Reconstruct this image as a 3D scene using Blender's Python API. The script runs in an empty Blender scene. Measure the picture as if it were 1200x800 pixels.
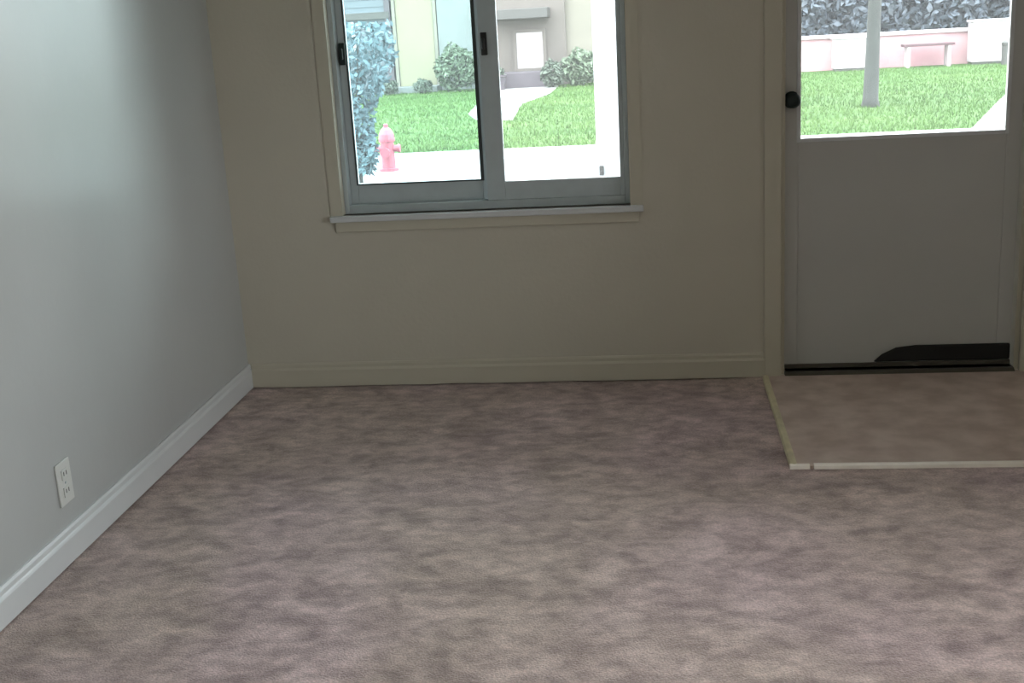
import bpy, bmesh, math, random
import numpy as np
from mathutils import Vector, Matrix
random.seed(7); rng = np.random.default_rng(7)
S = bpy.context.scene
C = S.collection

# ---------------------------------------------------------------- camera
cam_d = bpy.data.cameras.new('camera')
cam_d.sensor_width = 36.0
cam_d.lens = 36.0 * 1409.8 / 1200.0
cam_d.clip_start = 0.05; cam_d.clip_end = 300
cam = bpy.data.objects.new('camera', cam_d); C.objects.link(cam)
R_ = Vector((0.992626, 0.107957, -0.055126)); U_ = Vector((0.024549, 0.266309, 0.963575)); F_ = Vector((-0.118705, 0.957823, -0.261696))
cam.matrix_world = Matrix(((R_.x, U_.x, -F_.x, 0.0), (R_.y, U_.y, -F_.y, -4.370), (R_.z, U_.z, -F_.z, 1.35), (0, 0, 0, 1)))
S.camera = cam

# ---------------------------------------------------------------- sky: bright overcast day
world = bpy.data.worlds.new('overcast_sky'); S.world = world; world.use_nodes = True
wn = world.node_tree.nodes; wl = world.node_tree.links
bg = wn['Background']; bg.inputs['Strength'].default_value = 13.0
tc = wn.new('ShaderNodeTexCoord'); sep = wn.new('ShaderNodeSeparateXYZ'); rp = wn.new('ShaderNodeValToRGB')
wl.new(tc.outputs['Generated'], sep.inputs[0]); wl.new(sep.outputs['Z'], rp.inputs[0]); wl.new(rp.outputs[0], bg.inputs['Color'])
rp.color_ramp.elements[0].position = 0.0; rp.color_ramp.elements[0].color = (0.88, 0.89, 0.90, 1)
rp.color_ramp.elements[1].position = 1.0; rp.color_ramp.elements[1].color = (0.86, 0.93, 1.0, 1)

# hazy sun high behind the house, softened by cloud
sd = bpy.data.lights.new('sun', 'SUN'); sd.energy = 3.0; sd.angle = math.radians(20); sd.color = (1, .97, .9)
so = bpy.data.objects.new('sun', sd); C.objects.link(so)
so.rotation_euler = Vector((-0.35, -0.45, 1.0)).to_track_quat('Z', 'Y').to_euler()

# portals only guide the sampling of sky light through the openings
def portal(loc, rot, sx, sy):
    l = bpy.data.lights.new('window_portal', 'AREA'); l.shape = 'RECTANGLE'; l.size = sx; l.size_y = sy
    l.cycles.is_portal = True
    o = bpy.data.objects.new('window_portal', l); C.objects.link(o); o.location = loc; o.rotation_euler = rot
portal((-0.615, 0.16, 1.35), (math.radians(-90), 0, 0), 1.07, 1.38)
portal((0.885, 0.16, 1.38), (math.radians(-90), 0, 0), 0.74, 1.06)
portal((3.32, -3.7, 1.25), (0, math.radians(90), 0), 1.5, 2.0)

S.view_settings.view_transform = 'Standard'; S.view_settings.look = 'None'
S.view_settings.gamma = 1.0; S.view_settings.use_curve_mapping = False
S.view_settings.exposure = 0.2

# ---------------------------------------------------------------- materials
def srgb(c):
    return tuple(((v/255)/12.92 if v/255 <= .04045 else ((v/255+.055)/1.055)**2.4) for v in c) + (1,)
EXT = 1.0   # reflectance scale used for the sober outdoor materials
def mat(name, col, rough=.6, var=0.0, scale=8.0, bump=0.0, bscale=60.0, metal=0.0, col2=None, detail=4, stretch=(1,1,1), spec=None):
    m = bpy.data.materials.new(name); m.use_nodes = True
    n = m.node_tree.nodes; l = m.node_tree.links; b = n['Principled BSDF']
    b.inputs['Roughness'].default_value = rough; b.inputs['Metallic'].default_value = metal
    if spec is not None: b.inputs['Specular IOR Level'].default_value = spec
    c1 = tuple(v*EXT for v in srgb(col)[:3]) + (1,)
    t = n.new('ShaderNodeTexCoord'); mp = n.new('ShaderNodeMapping'); l.new(t.outputs['Object'], mp.inputs[0]); mp.inputs['Scale'].default_value = stretch
    no = n.new('ShaderNodeTexNoise'); no.inputs['Scale'].default_value = scale; no.inputs['Detail'].default_value = detail
    l.new(mp.outputs[0], no.inputs['Vector'])
    r = n.new('ShaderNodeValToRGB'); l.new(no.outputs['Fac'], r.inputs[0])
    if col2: c2 = tuple(v*EXT for v in srgb(col2)[:3]) + (1,)
    else: c2 = tuple(min(1, v*(1+var)) for v in c1[:3]) + (1,); c1 = tuple(v*(1-var) for v in c1[:3]) + (1,)
    r.color_ramp.elements[0].position = .36; r.color_ramp.elements[0].color = c1
    r.color_ramp.elements[1].position = .64; r.color_ramp.elements[1].color = c2
    l.new(r.outputs[0], b.inputs['Base Color'])
    if bump:
        nb = n.new('ShaderNodeTexNoise'); nb.inputs['Scale'].default_value = bscale; nb.inputs['Detail'].default_value = 3
        l.new(t.outputs['Object'], nb.inputs['Vector'])
        bm = n.new('ShaderNodeBump'); bm.inputs['Strength'].default_value = bump; bm.inputs['Distance'].default_value = .01
        l.new(nb.outputs['Fac'], bm.inputs['Height']); l.new(bm.outputs[0], b.inputs['Normal'])
    return m
def glass(name, tint=(.96, .98, .97), veil=.018):
    m = bpy.data.materials.new(name); m.use_nodes = True
    n = m.node_tree.nodes; l = m.node_tree.links; n.remove(n['Principled BSDF'])
    tr = n.new('ShaderNodeBsdfTransparent'); tr.inputs[0].default_value = (*tint, 1)
    gl = n.new('ShaderNodeBsdfGlossy'); gl.inputs['Roughness'].default_value = .02
    fr = n.new('ShaderNodeFresnel'); fr.inputs[0].default_value = 1.45
    mx = n.new('ShaderNodeMixShader'); l.new(fr.outputs[0], mx.inputs[0]); l.new(tr.outputs[0], mx.inputs[1]); l.new(gl.outputs[0], mx.inputs[2])
    # milky veil mixed into the pane, imitates glare haze over the outside view
    dt = n.new('ShaderNodeBsdfTranslucent'); dt.inputs[0].default_value = (.94, .96, .96, 1)
    m2 = n.new('ShaderNodeMixShader'); m2.inputs[0].default_value = veil; l.new(mx.outputs[0], m2.inputs[1]); l.new(dt.outputs[0], m2.inputs[2])
    l.new(m2.outputs[0], n['Material Output'].inputs[0])
    return m

M = {}
M['wall_left'] = mat('satin_wall_paint', (180, 183, 182), .28, .02, 3, .05, 35)
M['wall'] = mat('wall_paint', (198, 193, 178), .55, .02, 3, .10, 60)
M['trim_beige'] = mat('trim_paint_beige', (196, 191, 174), .45, .01)
M['trim_white'] = mat('trim_paint_white', (208, 211, 212), .35, .01)
M['ceiling'] = mat('ceiling_paint', (232, 230, 224), .8, .01)
M['alu'] = mat('window_metal', (184, 194, 196), .4, .03, 20)
M['alu_dark'] = mat('window_seal', (70, 78, 78), .5, .03)
M['black'] = mat('black_plastic', (22, 24, 24), .45, .1)
M['latch'] = mat('dark_latch', (24, 40, 38), .4, .1, metal=.3)
M['door'] = mat('door_paint', (190, 190, 186), .45, .015, 4, .05, 40)
M['rubber'] = mat('black_rubber', (20, 20, 20), .7, .1)
M['thresh'] = mat('threshold_metal', (90, 86, 76), .45, .08, metal=.4)
M['strip'] = mat('strip_metal', (246, 238, 226), .35, .05, 12)
M['brass'] = mat('strip_brass', (214, 206, 172), .4, .12, 14)
M['vinyl'] = mat('entry_vinyl', (190, 170, 158), .6, 0, 9, .05, 120, col2=(214, 196, 185))
M['plastic'] = mat('outlet_plastic', (208, 210, 206), .35, .01)
M['glass'] = glass('clear_glass', (.97, .98, .98)); M['glass_blue'] = glass('film_glass', (.86, .95, .95))
EXT = .5
M['concrete'] = mat('pale_concrete', (150, 152, 152), .9, .05, 2.0, .1, 40)
M['path'] = mat('path_concrete', (160, 162, 158), .9, .05, 2.0)
EXT = .33
M['soil'] = mat('lawn_soil', (84, 124, 66), 1, 0, 1.3, 0, col2=(106, 142, 80), stretch=(.5, 1.6, 1), spec=.1)
M['grass'] = mat('grass_blades', (92, 132, 68), 1, 0, .8, 0, col2=(118, 154, 88), stretch=(.4, 1.6, 1), spec=.05)

EXT = 1.0
# carpet: worn mauve-brown pile with mottled patches
def carpet_mat():
    m = bpy.data.materials.new('carpet'); m.use_nodes = True
    n = m.node_tree.nodes; l = m.node_tree.links; b = n['Principled BSDF']; b.inputs['Roughness'].default_value = .95
    b.inputs['Specular IOR Level'].default_value = .1
    b.inputs['Sheen Weight'].default_value = .25; b.inputs['Sheen Roughness'].default_value = .5
    t = n.new('ShaderNodeTexCoord')
    def noise(sc, det, st=(1,1,1), dist=0):
        mp = n.new('ShaderNodeMapping'); mp.inputs['Scale'].default_value = st; l.new(t.outputs['Object'], mp.inputs[0])
        q = n.new('ShaderNodeTexNoise'); q.inputs['Scale'].default_value = sc; q.inputs['Detail'].default_value = det; q.inputs['Distortion'].default_value = dist
        l.new(mp.outputs[0], q.inputs['Vector']); return q
    def ramp(q, a, ca, b_, cb):
        r = n.new('ShaderNodeValToRGB'); r.color_ramp.elements[0].position = a; r.color_ramp.elements[0].color = srgb(ca)
        r.color_ramp.elements[1].position = b_; r.color_ramp.elements[1].color = srgb(cb); l.new(q.outputs['Fac'], r.inputs[0]); return r
    big = ramp(noise(1.3, 3, dist=.4), .38, (230, 212, 202), .62, (238, 216, 216))
    mid = ramp(noise(9, 4, (.8, 1, 1), .6), .34, (192, 186, 184), .64, (255, 252, 250))
    fin = ramp(noise(160, 3), .3, (190, 188, 186), .7, (255, 255, 255))
    def mul(a, b2, f):
        x = n.new('ShaderNodeMixRGB'); x.blend_type = 'MULTIPLY'; x.inputs[0].default_value = f; l.new(a, x.inputs[1]); l.new(b2, x.inputs[2]); return x.outputs[0]
    sml = ramp(noise(26, 6, (.7, 1, 1), .3), .36, (200, 194, 192), .60, (255, 253, 252))
    l.new(mul(mul(mul(big.outputs[0], mid.outputs[0], .8), sml.outputs[0], .7), fin.outputs[0], .7), b.inputs['Base Color'])
    bp = n.new('ShaderNodeBump'); bp.inputs['Strength'].default_value = .7; bp.inputs['Distance'].default_value = .008
    l.new(noise(220, 3).outputs['Fac'], bp.inputs['Height']); l.new(bp.outputs[0], b.inputs['Normal'])
    return m
M['carpet'] = carpet_mat()

# ---------------------------------------------------------------- mesh helpers
def box(bm, x0, x1, y0, y1, z0, z1):
    v = [bm.verts.new(p) for p in ((x0,y0,z0),(x1,y0,z0),(x1,y1,z0),(x0,y1,z0),(x0,y0,z1),(x1,y0,z1),(x1,y1,z1),(x0,y1,z1))]
    for f in ((3,2,1,0),(4,5,6,7),(0,1,5,4),(1,2,6,5),(2,3,7,6),(3,0,4,7)): bm.faces.new([v[i] for i in f])
def boxes(*bs):
    bm = bmesh.new()
    for b in bs: box(bm, *b)
    return bm
def prism(pts, axis, a0, a1):      # 2-D outline extruded along an axis
    bm = bmesh.new()
    def P(p, a): return {'x': (a, p[0], p[1]), 'y': (p[0], a, p[1]), 'z': (p[0], p[1], a)}[axis]
    A = [bm.verts.new(P(p, a0)) for p in pts]; B = [bm.verts.new(P(p, a1)) for p in pts]
    bm.faces.new(A); bm.faces.new(B[::-1])
    for i in range(len(pts)): bm.faces.new((A[i], B[i], B[(i+1) % len(pts)], A[(i+1) % len(pts)]))
    bmesh.ops.recalc_face_normals(bm, faces=bm.faces); return bm
def lathe(bm, prof, cx=0, cy=0, seg=16, axis='z'):
    rings = []
    for r, z in prof:
        ring = []
        for k in range(seg):
            a = 2*math.pi*k/seg; u, v = r*math.cos(a), r*math.sin(a)
            ring.append(bm.verts.new({'z': (cx+u, cy+v, z), 'y': (cx+u, z, cy+v), 'x': (z, cx+u, cy+v)}[axis]))
        rings.append(ring)
    for A, B in zip(rings, rings[1:]):
        for k in range(seg): bm.faces.new((A[k], A[(k+1) % seg], B[(k+1) % seg], B[k]))
    bm.faces.new(rings[0][::-1]); bm.faces.new(rings[-1])
    bmesh.ops.recalc_face_normals(bm, faces=bm.faces)
def tube(bm, pts, radii, seg=8):
    prev = None
    for i, p in enumerate(pts):
        p = Vector(p); d = (Vector(pts[min(i+1, len(pts)-1)]) - Vector(pts[max(i-1, 0)])).normalized()
        a = d.orthogonal().normalized() if prev is None else (prev[1] - d*prev[1].dot(d)).normalized(); b = d.cross(a)
        ring = [bm.verts.new(p + radii[i]*(a*math.cos(2*math.pi*k/seg) + b*math.sin(2*math.pi*k/seg))) for k in range(seg)]
        if prev:
            for k in range(seg): bm.faces.new((prev[0][k], prev[0][(k+1) % seg], ring[(k+1) % seg], ring[k]))
        else: bm.faces.new(ring[::-1])
        prev = (ring, a)
    bm.faces.new(prev[0])
def obj(name, bm, m, parent=None, bevel=0, smooth=False):
    me = bpy.data.meshes.new(name); bm.to_mesh(me); bm.free(); me.materials.append(M[m])
    if smooth:
        for p in me.polygons: p.use_smooth = True
    o = bpy.data.objects.new(name, me); C.objects.link(o)
    if parent: o.parent = parent
    if bevel:
        b = o.modifiers.new('bevel', 'BEVEL'); b.width = bevel; b.segments = 2; b.limit_method = 'ANGLE'
    return o
def struct(name, bm, m, parent=None, bevel=0):
    o = obj(name, bm, m, parent, bevel)
    if not parent: o['kind'] = 'structure'
    return o
def thing(name, label, cat, loc, group=None):
    o = bpy.data.objects.new(name, None); C.objects.link(o); o.location = loc
    tag(o, label, cat, group); return o
def tag(o, label, cat, group=None):
    o['label'] = label; o['category'] = cat
    if group: o['group'] = group
def raw(name, verts, faces, m, parent=None):
    me = bpy.data.meshes.new(name); me.from_pydata(verts, [], faces); me.materials.append(M[m]); me.update()
    o = bpy.data.objects.new(name, me); C.objects.link(o)
    if parent: o.parent = parent
    return o

XL, XR, YB, H = -1.584, 3.20, -6.2, 2.42     # room: left wall, right wall, rear wall, ceiling
WX0, WX1, WZ0, WZ1 = -1.150, -0.080, 0.660, 2.04   # window opening
DX0, DX1, DZ1 = 0.455, 1.31, 2.06            # door opening

# ---------------------------------------------------------------- room shell
nx, ny = 240, 310
gx_ = np.linspace(XL, XR, nx); gy_ = np.linspace(YB, 0, ny)
X, Y = np.meshgrid(gx_, gy_)
Z = np.zeros_like(X)
for k in range(40):
    a = rng.uniform(0, math.pi); f = rng.uniform(6, 32); ph = rng.uniform(0, 6.28)
    Z += .0065/ math.sqrt(f) * np.sin(f*(X*math.cos(a)+Y*math.sin(a)) + ph + .9*np.sin(3.1*X+1.7*Y+ph))
Z *= .2; Z = Z - np.abs(Z).max()
verts = np.stack([X.ravel(), Y.ravel(), Z.ravel()], 1).tolist()
faces = [(j*nx+i, j*nx+i+1, (j+1)*nx+i+1, (j+1)*nx+i) for j in range(ny-1) for i in range(nx-1)]
fl = raw('floor', verts, faces, 'carpet'); fl['kind'] = 'structure'
for p in fl.data.polygons: p.use_smooth = True

wb = boxes((XL-.15, WX0, 0, .15, -.15, H+.2), (WX0, WX1, 0, .15, -.15, WZ0), (WX0, WX1, 0, .15, WZ1, H+.2),
           (WX1, DX0, 0, .15, -.15, H+.2), (DX0, DX1, 0, .15, DZ1, H+.2), (DX1, XR+.15, 0, .15, -.15, H+.2), (DX0, DX1, 0, .15, -.15, -.02))
struct('wall_back', wb, 'wall')
struct('wall_left', boxes((XL-.15, XL, YB-.15, 0, -.15, H+.2)), 'wall_left')
struct('wall_right', boxes((XR, XR+.15, YB-.15, -4.7, -.15, H+.2), (XR, XR+.15, -2.7, 0, -.15, H+.2), (XR, XR+.15, -4.7, -2.7, -.15, .5), (XR, XR+.15, -4.7, -2.7, 2.0, H+.2)), 'wall')
struct('wall_front', boxes((XL, XR, YB-.15, YB, -.15, H+.2)), 'wall')
struct('ceiling', boxes((XL-.15, XR+.15, YB-.15, .15, H, H+.1)), 'ceiling')

# baseboards: moulded profile (thick foot, eased top)
def base_prof(h=.091, t=.016): return [(0, 0), (t, 0), (t, h*.70), (t*.8, h*.76), (t*.62, h*.80), (t*.62, h*.93), (t*.35, h), (0, h)]
p = base_prof()
struct('baseboard_left', prism([(XL+a, b) for a, b in p], 'y', YB, 0), 'trim_white')
struct('baseboard_back', prism([(-a, b) for a, b in p], 'x', XL+.016, .398), 'trim_beige')
struct('baseboard_right', prism([(-a, b) for a, b in p], 'x', 1.375, XR), 'trim_beige')

# window 1: two-light sliding window
w = bpy.data.objects.new('window_1', None); C.objects.link(w); w['kind'] = 'structure'; w.location = (-.615, .05, WZ0)
def child(name, bm, m, parent, bevel=0, label=None, smooth=False):
    # meshes are written in world coordinates; shift them into the parent's frame
    off = Vector(); q = parent
    while q: off += q.location; q = q.parent
    bmesh.ops.translate(bm, verts=bm.verts, vec=-off)
    o = obj(name, bm, m, parent, bevel, smooth)
    if label: o['label'] = label
    return o
def frame(x0, x1, z0, z1, y0, y1, wl_, wr_, wb_, wt_):
    return boxes((x0, x0+wl_, y0, y1, z0, z1), (x1-wr_, x1, y0, y1, z0, z1), (x0+wl_, x1-wr_, y0, y1, z0, z0+wb_), (x0+wl_, x1-wr_, y0, y1, z1-wt_, z1))
child('window_frame', frame(WX0, WX1, WZ0, WZ1, .035, .115, .018, .018, .03, .03), 'alu', w, .002)
sl = child('sash', frame(-1.132, -.595, WZ0+.03, WZ1-.03, .078, .104, .030, .032, .075, .04), 'alu', w, .002)
child('pane', boxes((-1.102, -.627, .088, .093, WZ0+.105, WZ1-.07)), 'glass_blue', sl)
child('seal', frame(-1.106, -.620, WZ0+.10, WZ1-.066, .075, .0785, .006, .013, .006, .006), 'alu_dark', sl)
sr = child('sash', frame(-.607, -.098, WZ0+.03, WZ1-.03, .045, .072, .068, .016, .068, .04), 'alu', w, .002)
child('pane', boxes((-.539, -.114, .056, .061, WZ0+.098, WZ1-.07)), 'glass', sr)
child('latch', boxes((-1.126, -1.104, .060, .078, 1.205, 1.285), (-1.120, -1.110, .045, .062, 1.225, 1.265)), 'latch', sl, .003, 'dark latch on the left stile')
child('latch', boxes((-.598, -.575, .028, .045, 1.215, 1.295), (-.592, -.582, .014, .030, 1.235, 1.275)), 'black', sr, .003, 'dark latch on the meeting stile')
# casing lip and sill
struct('trim_1', frame(WX0-.045, WX1+.045, WZ0-.0, WZ1+.045, -.006, 0, .045, .045, .0001, .045), 'trim_beige', bevel=.003)
struct('trim_2', boxes((WX0-.045, WX1+.048, -.030, .036, WZ0-.022, WZ0)), 'trim_white', bevel=.004)
struct('trim_3', boxes((WX0-.03, WX1+.03, -.012, 0, WZ0-.062, WZ0-.022)), 'trim_beige', bevel=.003)

# door 1: half-glazed entry door
d = bpy.data.objects.new('door_1', None); C.objects.link(d); d['kind'] = 'structure'; d.location = (DX0+.02, .06, .02)
X0, X1 = .476, 1.288; G0, G1, GZ0, GZ1 = .522, 1.238, .862, 1.90
child('door_panel', frame(X0, X1, .022, DZ1-.022, .045, .088, G0-X0, X1-G1, GZ0-.022, DZ1-.022-GZ1), 'door', d, .002)
child('glazing_bead', frame(G0-.006, G1+.006, GZ0-.008, GZ1+.008, .038, .045, .014, .014, .014, .014), 'trim_white', d, .002)
child('pane', boxes((G0, G1, .062, .068, GZ0, GZ1)), 'glass', d)
kb = bmesh.new(); lathe(kb, [(.030, .045), (.030, .039), (.012, .036), (.012, .018), (.024, .012), (.027, .0), (.018, -.010), (.004, -.012)], .498, 1.005, 18, 'y')
child('door_knob', kb, 'latch', d, label='small dark door knob on the left stile', smooth=True)
child('door_sweep', prism([(.8, .034), (1.285, .034), (1.285, .094), (.95, .094), (.88, .086), (.83, .062)], 'y', .030, .045), 'rubber', d, .006, 'black strip across the lower right of the door')
child('bottom_rail', boxes((X0, X1, .036, .045, .014, .030)), 'thresh', d, .002)
struct('trim_4', frame(DX0, DX1, .0, DZ1, .01, .14, .018, .018, .012, .018), 'trim_beige', bevel=.002)
struct('trim_5', boxes((DX0-.058, DX0+.004, -.017, 0, 0, DZ1+.055), (DX1-.004, DX1+.058, -.017, 0, 0, DZ1+.055), (DX0+.004, DX1-.004, -.017, 0, DZ1-.004, DZ1+.055)), 'trim_beige', bevel=.004)
struct('trim_6', prism([(-.02, 0), (.12, 0), (.10, .012), (0, .012)], 'x', DX0+.018, DX1-.018), 'thresh')

# entry floor in front of the door and the metal strips that bind it
EX, EY = .402, -.928
struct('entry_floor', boxes((EX, 2.4, EY, -.0, -.01, .002)), 'vinyl')
struct('trim_7', prism([(-.016+EY, -.004), (.016+EY, -.004), (.012+EY, .006), (0+EY, .0085), (-.012+EY, .006)], 'x', EX+.058, 2.4), 'strip')
struct('trim_8', prism([(-.013+EX, -.004), (.013+EX, -.004), (.009+EX, .006), (0+EX, .0095), (-.009+EX, .006)], 'y', EY, -.02), 'brass')
struct('trim_9', prism([(-.014+EY, -.004), (.014+EY, -.004), (.009+EY, .006), (0+EY, .0085), (-.009+EY, .006)], 'x', EX-.013, EX+.045), 'strip')

# outlet on left wall
t = thing('wall_outlet', 'white wall outlet plate low on the left wall just above the white baseboard', 'outlet', (XL, -1.515, .21))
obj('cover_plate', boxes((0, .006, -.038, .038, -.060, .060)), 'plastic', t, .003)
for zc in (.024, -.024):
    so_ = obj('socket', boxes((.006, .009, -.017, .017, zc-.014, zc+.014)), 'plastic', t, .003)
    for yy in (-.007, .007): obj('slot', boxes((.009, .0094, yy-.0015, yy+.0015, zc-.003, zc+.008)), 'black', so_)
b = bmesh.new(); lathe(b, [(.0035, .006), (.0035, .0072), (.002, .008)], 0, 0, 10, 'x'); obj('screw', b, 'alu', t)

# unseen side window in the right wall, added to bring daylight onto the walls
w2 = bpy.data.objects.new('added_window', None); C.objects.link(w2); w2['kind'] = 'structure'; w2.location = (XR+.05, -3.7, .5)
bw = boxes((XR+.04, XR+.11, -4.7, -4.65, .5, 2.0), (XR+.04, XR+.11, -2.75, -2.7, .5, 2.0), (XR+.04, XR+.11, -4.65, -2.75, .5, .55), (XR+.04, XR+.11, -4.65, -2.75, 1.95, 2.0), (XR+.04, XR+.11, -3.72, -3.68, .55, 1.95))
child('window_frame', bw, 'alu', w2)
child('pane', boxes((XR+.07, XR+.075, -4.65, -2.75, .55, 1.95)), 'glass', w2)

# made-up ceiling lamp out of view, added to brighten the interior
def fill_lamp(x, y, watts):
    t = thing('fill_lamp', 'added round ceiling lamp, out of view, that brightens the room', 'lamp', (x, y, H))
    b = bmesh.new(); lathe(b, [(.17, 0), (.17, -.02), (.155, -.025)], seg=24); obj('base', b, 'trim_white', t)
    b = bmesh.new(); lathe(b, [(.15, -.022), (.145, -.05), (.11, -.075), (.05, -.09), (.01, -.092)], seg=24); obj('shade', b, 'lamp', t, smooth=True)
    l = bpy.data.lights.new('fill_light', 'AREA'); l.shape = 'DISK'; l.size = .3; l.energy = watts; l.color = (1, .90, .80)
    o = bpy.data.objects.new('fill_light', l); C.objects.link(o); o.parent = t; o.location = (0, 0, -.10)
m_ = mat('fill_lamp_shade', (240, 236, 226), .4); M['lamp'] = m_
m_.node_tree.nodes['Principled BSDF'].inputs['Emission Color'].default_value = (1, .9, .8, 1); m_.node_tree.nodes['Principled BSDF'].inputs['Emission Strength'].default_value = 1.5
fill_lamp(.5, -2.9, 5)

# ---------------------------------------------------------------- outside
GZ = -.15
EXT = .3
M['siding'] = mat('blue_grey_siding', (118, 134, 144), .7, .05, 3)
M['cream'] = mat('cream_render', (166, 164, 148), .8, .05, 3)
M['beige'] = mat('beige_render', (134, 128, 120), .8, .05, 3)
M['palewall'] = mat('pale_grey_render', (158, 168, 166), .8, .05, 3)
M['yellow'] = mat('pale_yellow_paint', (178, 174, 140), .6, .03, 3)
M['house_white'] = mat('house_white', (255, 250, 252), .6, .02)
M['dkband'] = mat('dark_grey_metal', (88, 90, 86), .6, .05)
M['stoop'] = mat('mauve_grey_stone', (112, 106, 114), .85, .08, 6)
M['roof'] = mat('roof_shingle', (120, 104, 100), .9, .12, 12)
EXT = .62
M['pink'] = mat('pink_masonry', (172, 132, 138), .9, 0, 1.2, .1, 40, col2=(186, 158, 158))
M['coping'] = mat('pale_coping', (178, 168, 170), .9, .05, 5)
EXT = .4
M['wood_dark'] = mat('dark_bench_wood', (100, 72, 78), .8, .1, 10)
M['bark'] = mat('grey_bark', (66, 72, 68), .9, .15, 12, .3, 30, stretch=(1, 1, .3))
M['leaf_blue'] = mat('blue_leaves', (100, 132, 140), .8, 0, 6, 0, col2=(134, 164, 174), spec=.1)
M['leaf_green'] = mat('green_leaves', (92, 116, 88), .7, 0, 8, 0, col2=(126, 148, 120))
M['leaf_dark'] = mat('dark_leaves', (70, 90, 72), .7, 0, 8, 0, col2=(104, 122, 104))
M['leaf_hedge'] = mat('bluish_hedge_leaves', (74, 86, 94), .7, 0, 4, 0, col2=(118, 134, 148))
M['slate'] = mat('slate_blue_render', (108, 120, 130), .8, .05, 3)
M['red'] = mat('red_enamel', (196, 92, 112), .5, .05, 8)
M['post'] = mat('white_post_paint', (216, 222, 226), .5, .02)

struct('pavement', boxes((-14, 16, .15, 9.65, GZ-.1, GZ)), 'concrete')
struct('lawn', boxes((-30, 34, 9.65, 60, GZ-.1, GZ-.004)), 'soil')
# side yard beyond the right wall and ground round the house
struct('ground', boxes((-30, 34, -20, .15, GZ-.12, GZ-.02)), 'soil')
def slab(name, pts, m, z=GZ+.006):
    return struct(name, prism(pts, 'z', z-.03, z), m)
GARDEN = [(-2.5, 13.4), (-2.02, 13.5), (-2.12, 15.2), (-2.2, 16.7), (-1.9, 19.0), (-1.9, 21.4), (-3.3, 21.4), (-3.1, 18), (-2.9, 15)]
slab('garden_path', GARDEN, 'path')
SIDE = [(3.54, 9.6), (5.6, 9.6), (7.2, 14.8), (5.4, 14.8), (4.5, 12.3)]
slab('side_path', SIDE, 'path')

# grass blades
N = 60000
gxr = rng.uniform(-7, 9, N); gyr = 9.7 + 12*rng.uniform(0, 1, N)**1.3
def inside(pts, x, y):
    q = np.zeros(len(x), bool)
    for (x1, y1), (x2, y2) in zip(pts, pts[1:]+pts[:1]):
        q ^= ((y1 > y) != (y2 > y)) & (x < (x2-x1)*(y-y1)/((y2-y1) if y1 != y2 else 1e-9)+x1)
    return q
okm = ~(inside(GARDEN, gxr, gyr) | inside(SIDE, gxr, gyr) | (np.hypot(gxr-3.03, gyr-13) < .15))
gxr, gyr = gxr[okm], gyr[okm]; N = len(gxr)
an = rng.uniform(0, 3.14, N); hh = rng.uniform(.025, .055, N); ww = .009
v = np.zeros((N, 3, 3)); v[:, 0] = np.stack([gxr-ww*np.cos(an), gyr-ww*np.sin(an), np.full(N, GZ-.01)], 1)
v[:, 1] = np.stack([gxr+ww*np.cos(an), gyr+ww*np.sin(an), np.full(N, GZ-.01)], 1)
v[:, 2] = np.stack([gxr+rng.normal(0, .02, N), gyr+rng.normal(0, .02, N), GZ+hh], 1)
g = raw('grass', v.reshape(-1, 3).tolist(), [(3*i, 3*i+1, 3*i+2) for i in range(N)], 'grass')
tag(g, 'short pale green grass growing over the lawn outside', 'grass'); g['kind'] = 'stuff'

def leaves(name, n, fn, size, m, parent):
    c = np.array([fn() for _ in range(n)])
    a = rng.normal(size=(n, 3)); a /= np.linalg.norm(a, axis=1)[:, None]
    b = rng.normal(size=(n, 3)); b -= a*(a*b).sum(1)[:, None]; b /= np.linalg.norm(b, axis=1)[:, None]
    s = size*rng.uniform(.6, 1.3, (n, 1))
    q = np.stack([c-a*s, c+b*s*.45, c+a*s, c-b*s*.45], 1).reshape(-1, 3)
    return raw(name, q.tolist(), [(4*i, 4*i+1, 4*i+2, 4*i+3) for i in range(n)], m, parent)
def ell(rx, ry, rz, cz):
    def f():
        d_ = rng.normal(size=3); d_ /= np.linalg.norm(d_); r = rng.uniform(.35, 1)**.5
        r *= 1 + .12*math.sin(5*d_[0]+3*d_[2])
        return (d_[0]*rx*r, d_[1]*ry*r, max(.02, cz+d_[2]*rz*r))
    return f
def stems(n, spread, h, r, m, parent, base=0.0):
    bm = bmesh.new()
    for k in range(n):
        a = 2*math.pi*k/n + random.uniform(-.3, .3); s = spread*random.uniform(.4, 1)
        tube(bm, [(base*math.cos(a), base*math.sin(a), -.03), (s*.4*math.cos(a), s*.4*math.sin(a), h*.5), (s*math.cos(a), s*math.sin(a), h)], [r, r*.7, r*.3], 5)
    return obj('stem', bm, m, parent)
def shrub(label, loc, rx, ry, h, n, m, size=.06, group=None):
    t = thing('shrub', label, 'shrub', loc, group)
    leaves('foliage', n, ell(rx, ry, h*.5, h*.52), size, m, t)
    stems(5, rx*.6, h*.7, .015, 'bark', t)
    return t

# vase-shaped bluish shrub close to the window
t = thing('shrub', 'tall bluish vase-shaped shrub on the pavement outside the left window pane', 'shrub', (-2.80, 6.9, GZ))
def vase():
    z = rng.uniform(.12, 1.5); r = .10 + .26*(z/1.5); a = rng.uniform(0, 6.28); q = r*math.sqrt(rng.uniform(.1, 1))
    return (q*math.cos(a) + .10*z + .05*math.sin(7*z), q*math.sin(a), z)
leaves('foliage', 2600, vase, .042, 'leaf_blue', t); stems(7, .35, 1.3, .014, 'bark', t, .05)

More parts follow.
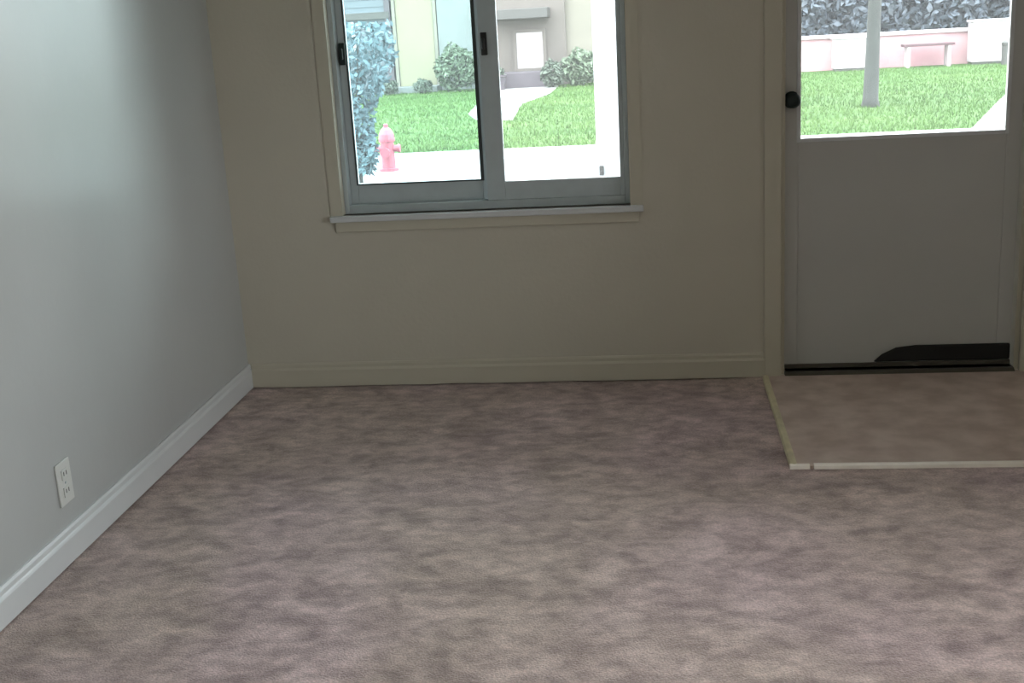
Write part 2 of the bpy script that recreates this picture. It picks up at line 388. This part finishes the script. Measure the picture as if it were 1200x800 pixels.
# hydrant
t = thing('fire_hydrant', 'small red hydrant standing on the pale pavement outside the window', 'hydrant', (-2.72, 8.0, GZ))
b = bmesh.new(); lathe(b, [(.10, 0), (.10, .03), (.075, .035), (.07, .30), (.085, .305), (.085, .33)], seg=16); obj('barrel', b, 'red', t, smooth=False)
b = bmesh.new(); lathe(b, [(.085, .33), (.078, .38), (.055, .425), (.025, .45), (.025, .48), (.012, .485)], seg=16); obj('bonnet', b, 'red', t)
for s in (-1, 1):
    b = bmesh.new(); lathe(b, [(.035, s*.06), (.035, s*.11), (.042, s*.11), (.042, s*.135), (.015, s*.14)], 0, .23, 12, 'x'); obj('side_cap', b, 'red', t)
b = bmesh.new(); lathe(b, [(.045, -.06), (.045, -.12), (.052, -.12), (.052, -.145)], 0, .20, 12, 'y'); obj('front_cap', b, 'red', t)

# white square post outside the right pane
t = thing('porch_post', 'white square porch post outside at the right edge of the right pane', 'post', (-.225, 2.25, GZ))
obj('shaft', boxes((-.068, .068, -.068, .068, .02, 3.0)), 'post', t, .008)
obj('base_block', boxes((-.085, .085, -.085, .085, 0, .12)), 'post', t, .006)
b = boxes((-.055, -.032, -.092, -.068, .635, .685), (-.050, -.037, -.11, -.090, .645, .66)); obj('hook', b, 'black', t, .003)['label'] = 'small black hook low on the post'

# house with blue-grey siding
def gable(x0, x1, y0, y1, z, h, ov=.4):
    return prism([(y0-ov, z), (y1+ov, z), (y1+ov, z+.12), ((y0+y1)/2, z+h), (y0-ov, z+.12)], 'x', x0, x1)
t = thing('house', 'blue-grey sided house across the lawn at the left', 'house', (-8.8, 22, GZ))
child('wall', boxes((-12.1, -5.52, 22.03, 28, GZ, 2.9)), 'siding', t)
bs = bmesh.new(); k = 0; z = GZ
while z < 2.85:
    b8 = prism([(22.03, z), (22.0, z), (22.015, z+.15), (22.03, z+.15)], 'x', -12.1, -5.52)
    me = bpy.data.meshes.new('tmp'); b8.to_mesh(me); b8.free(); bs.from_mesh(me); bpy.data.meshes.remove(me); z += .152
s_ = child('siding', bs, 'siding', t); s_['kind'] = 'stuff'
child('trim_band', boxes((-12.1, -5.52, 21.93, 22.0, 1.42, 1.56)), 'dkband', t)
child('corner_board', boxes((-5.62, -5.50, 21.95, 22.0, GZ, 2.9)), 'stoop', t)
wf = child('window', frame(-7.4, -6.3, .55, 1.38, 21.94, 22.0, .07, .07, .07, .07), 'house_white', t); child('pane', boxes((-7.33, -6.37, 21.97, 21.98, .62, 1.31)), 'palewall', wf)
child('roof', gable(-12.1, -5.52, 22, 28, 2.9, 1.8), 'roof', t)

# long cream row house
t = thing('house', 'long cream row house with a pale yellow door across the lawn', 'house', (-1.9, 22, GZ))
child('wall', boxes((-5.48, 2.0, 22.05, 28, GZ, 2.9)), 'cream', t)
dr = child('door', boxes((-5.38, -4.58, 21.98, 22.05, GZ+.12, 2.0)), 'yellow', t, label='pale yellow front door')
child('door_frame', frame(-5.46, -4.50, GZ+.1, 2.08, 21.95, 22.05, .07, .07, .02, .07), 'cream', t)
child('step', boxes((-5.5, -4.5, 21.5, 22.05, GZ, GZ+.12)), 'palewall', t)
child('wall_panel', boxes((-4.48, -3.62, 21.97, 22.05, GZ, 2.9)), 'palewall', t, label='pale grey wall section')
child('wall_panel', boxes((-3.58, -1.74, 21.92, 22.05, GZ, 2.9)), 'beige', t, label='beige wall section')
wf = child('window', frame(-2.86, -2.16, .16, 1.04, 21.84, 21.92, .07, .07, .07, .07), 'beige', t); child('pane', boxes((-2.79, -2.23, 21.87, 21.89, .23, .97)), 'house_white', wf, label='bright white window blind')
child('canopy', boxes((-3.3, -2.05, 21.2, 21.92, 1.26, 1.46)), 'dkband', t, .01, 'dark canopy over the window')
child('stoop', boxes((-3.3, -2.05, 21.3, 21.92, GZ, .17)), 'stoop', t, .01)
child('roof', gable(-5.48, 2.0, 22, 28, 2.9, 1.8), 'roof', t)
t = thing('planter', 'dark planter beside the mauve-grey stoop', 'planter', (-3.12, 21.0, GZ))
b = bmesh.new(); lathe(b, [(.13, 0), (.17, .26), (.19, .27), (.19, .31), (.15, .31), (.14, .28)], seg=14); obj('pot', b, 'stoop', t)
leaves('foliage', 250, ell(.16, .16, .12, .36), .04, 'leaf_dark', t)

shrub('rounded green shrub left of the centre mullion at the pale grey wall', (-4.0, 21.2, GZ), .45, .35, .95, 1500, 'leaf_green')
shrub('low dark shrub at the left foot of the pale yellow door', (-5.45, 21.1, GZ), .22, .2, .32, 450, 'leaf_dark', .04)
shrub('low dark shrub at the right foot of the pale yellow door', (-4.72, 21.1, GZ), .22, .2, .30, 450, 'leaf_dark', .04)
shrub('dark rounded shrub at the right end of the mauve-grey stoop', (-1.98, 20.95, GZ), .24, .22, .55, 700, 'leaf_dark', .05)
shrub('broad green shrub before the cream wall seen through the right pane', (-1.35, 21.2, GZ), .5, .35, .72, 1500, 'leaf_green')

# pink garden wall seen through the door glass
t = thing('garden_wall', 'low pink masonry garden wall beyond the lawn', 'wall', (6.2, 22.2, GZ))
child('masonry', boxes((2.1, 11, 22.1, 22.35, GZ, .50)), 'pink', t); child('coping', boxes((2.08, 11.02, 22.05, 22.4, .50, .57)), 'coping', t, .01)
t = thing('utility_box', 'white utility box before the pink wall, left of the others', 'box', (4.14, 21.75, GZ))
obj('cabinet', boxes((-.36, .36, -.18, .18, .05, .64)), 'house_white', t, .01); obj('lid', boxes((-.39, .39, -.21, .21, .64, .69)), 'house_white', t, .01); obj('plinth', boxes((-.34, .34, -.16, .16, 0, .05)), 'dkband', t)
t = thing('utility_box', 'tall white utility box before the pink wall at the right', 'box', (6.9, 21.75, GZ))
obj('cabinet', boxes((-.40, .40, -.18, .18, .05, .84)), 'house_white', t, .01); obj('lid', boxes((-.43, .43, -.21, .21, .84, .88)), 'house_white', t, .01); obj('plinth', boxes((-.38, .38, -.16, .16, 0, .05)), 'dkband', t)
t = thing('bollard', 'short dark bollard before the tall white utility box', 'bollard', (7.02, 21.0, GZ))
b = bmesh.new(); lathe(b, [(.09, 0), (.09, .38), (.10, .39), (.10, .44), (.05, .48)], seg=14); obj('shaft', b, 'dkband', t)
t = thing('bench', 'low bench with a dark mauve seat before the pink wall', 'bench', (5.66, 21.7, GZ))
for k in range(3): obj('slat', boxes((-.5, .5, -.19+k*.13, -.08+k*.13, .42, .47)), 'wood_dark', t, .005)
for sx in (-.4, .4): obj('leg', boxes((sx-.03, sx+.03, -.17, .17, 0, .42)), 'coping', t)

# tree on lawn
t = thing('tree', 'slender grey tree on the lawn seen through the door glass', 'tree', (3.03, 13.0, GZ))
b = bmesh.new(); tube(b, [(0, 0, -.05), (.0, 0, .1), (.02, 0, 1.0), (.05, .02, 2.2), (.0, .0, 3.4)], [.14, .105, .09, .08, .05], 12)
obj('trunk', b, 'bark', t, smooth=True)
for k in range(6):
    a = k*1.05+.3; b = bmesh.new(); tube(b, [(.04, 0, 2.1+.12*k), (.6*math.cos(a), .6*math.sin(a), 2.9+.1*k), (1.3*math.cos(a), 1.3*math.sin(a), 3.5+.1*k)], [.04, .03, .012], 6); obj('branch', b, 'bark', t)
leaves('crown', 5000, ell(1.9, 1.9, 1.0, 3.7), .09, 'leaf_green', t)

t = thing('house', 'slate blue house behind the bushes seen through the door glass', 'house', (7.5, 28, GZ))
child('wall', boxes((2.7, 13, 28, 33, GZ, 2.9)), 'slate', t); child('roof', gable(2.7, 13, 28, 33, 2.9, 1.8), 'roof', t)
for x in (4.0, 8.2): child('window', frame(x, x+1.1, .9, 2.0, 27.93, 28.0, .08, .08, .08, .08), 'house_white', t)

# bluish hedge trees behind pink wall
for k, (x, y, lab) in enumerate([(3.25, 24.0, 'bluish bush behind the pink wall, leftmost in the door glass'), (4.9, 24.0, 'bluish bush behind the pink wall above the shorter white box'),
                                 (6.6, 24.0, 'bluish bush behind the pink wall above the dark bench'), (8.3, 24.0, 'bluish bush behind the pink wall above the tall white box')]):
    t = thing('bush', lab, 'bush', (x, y, GZ), None)
    leaves('foliage', 4500, ell(.88, .8, 1.35, 1.45), .11, 'leaf_hedge', t); stems(6, .7, 1.8, .03, 'bark', t)
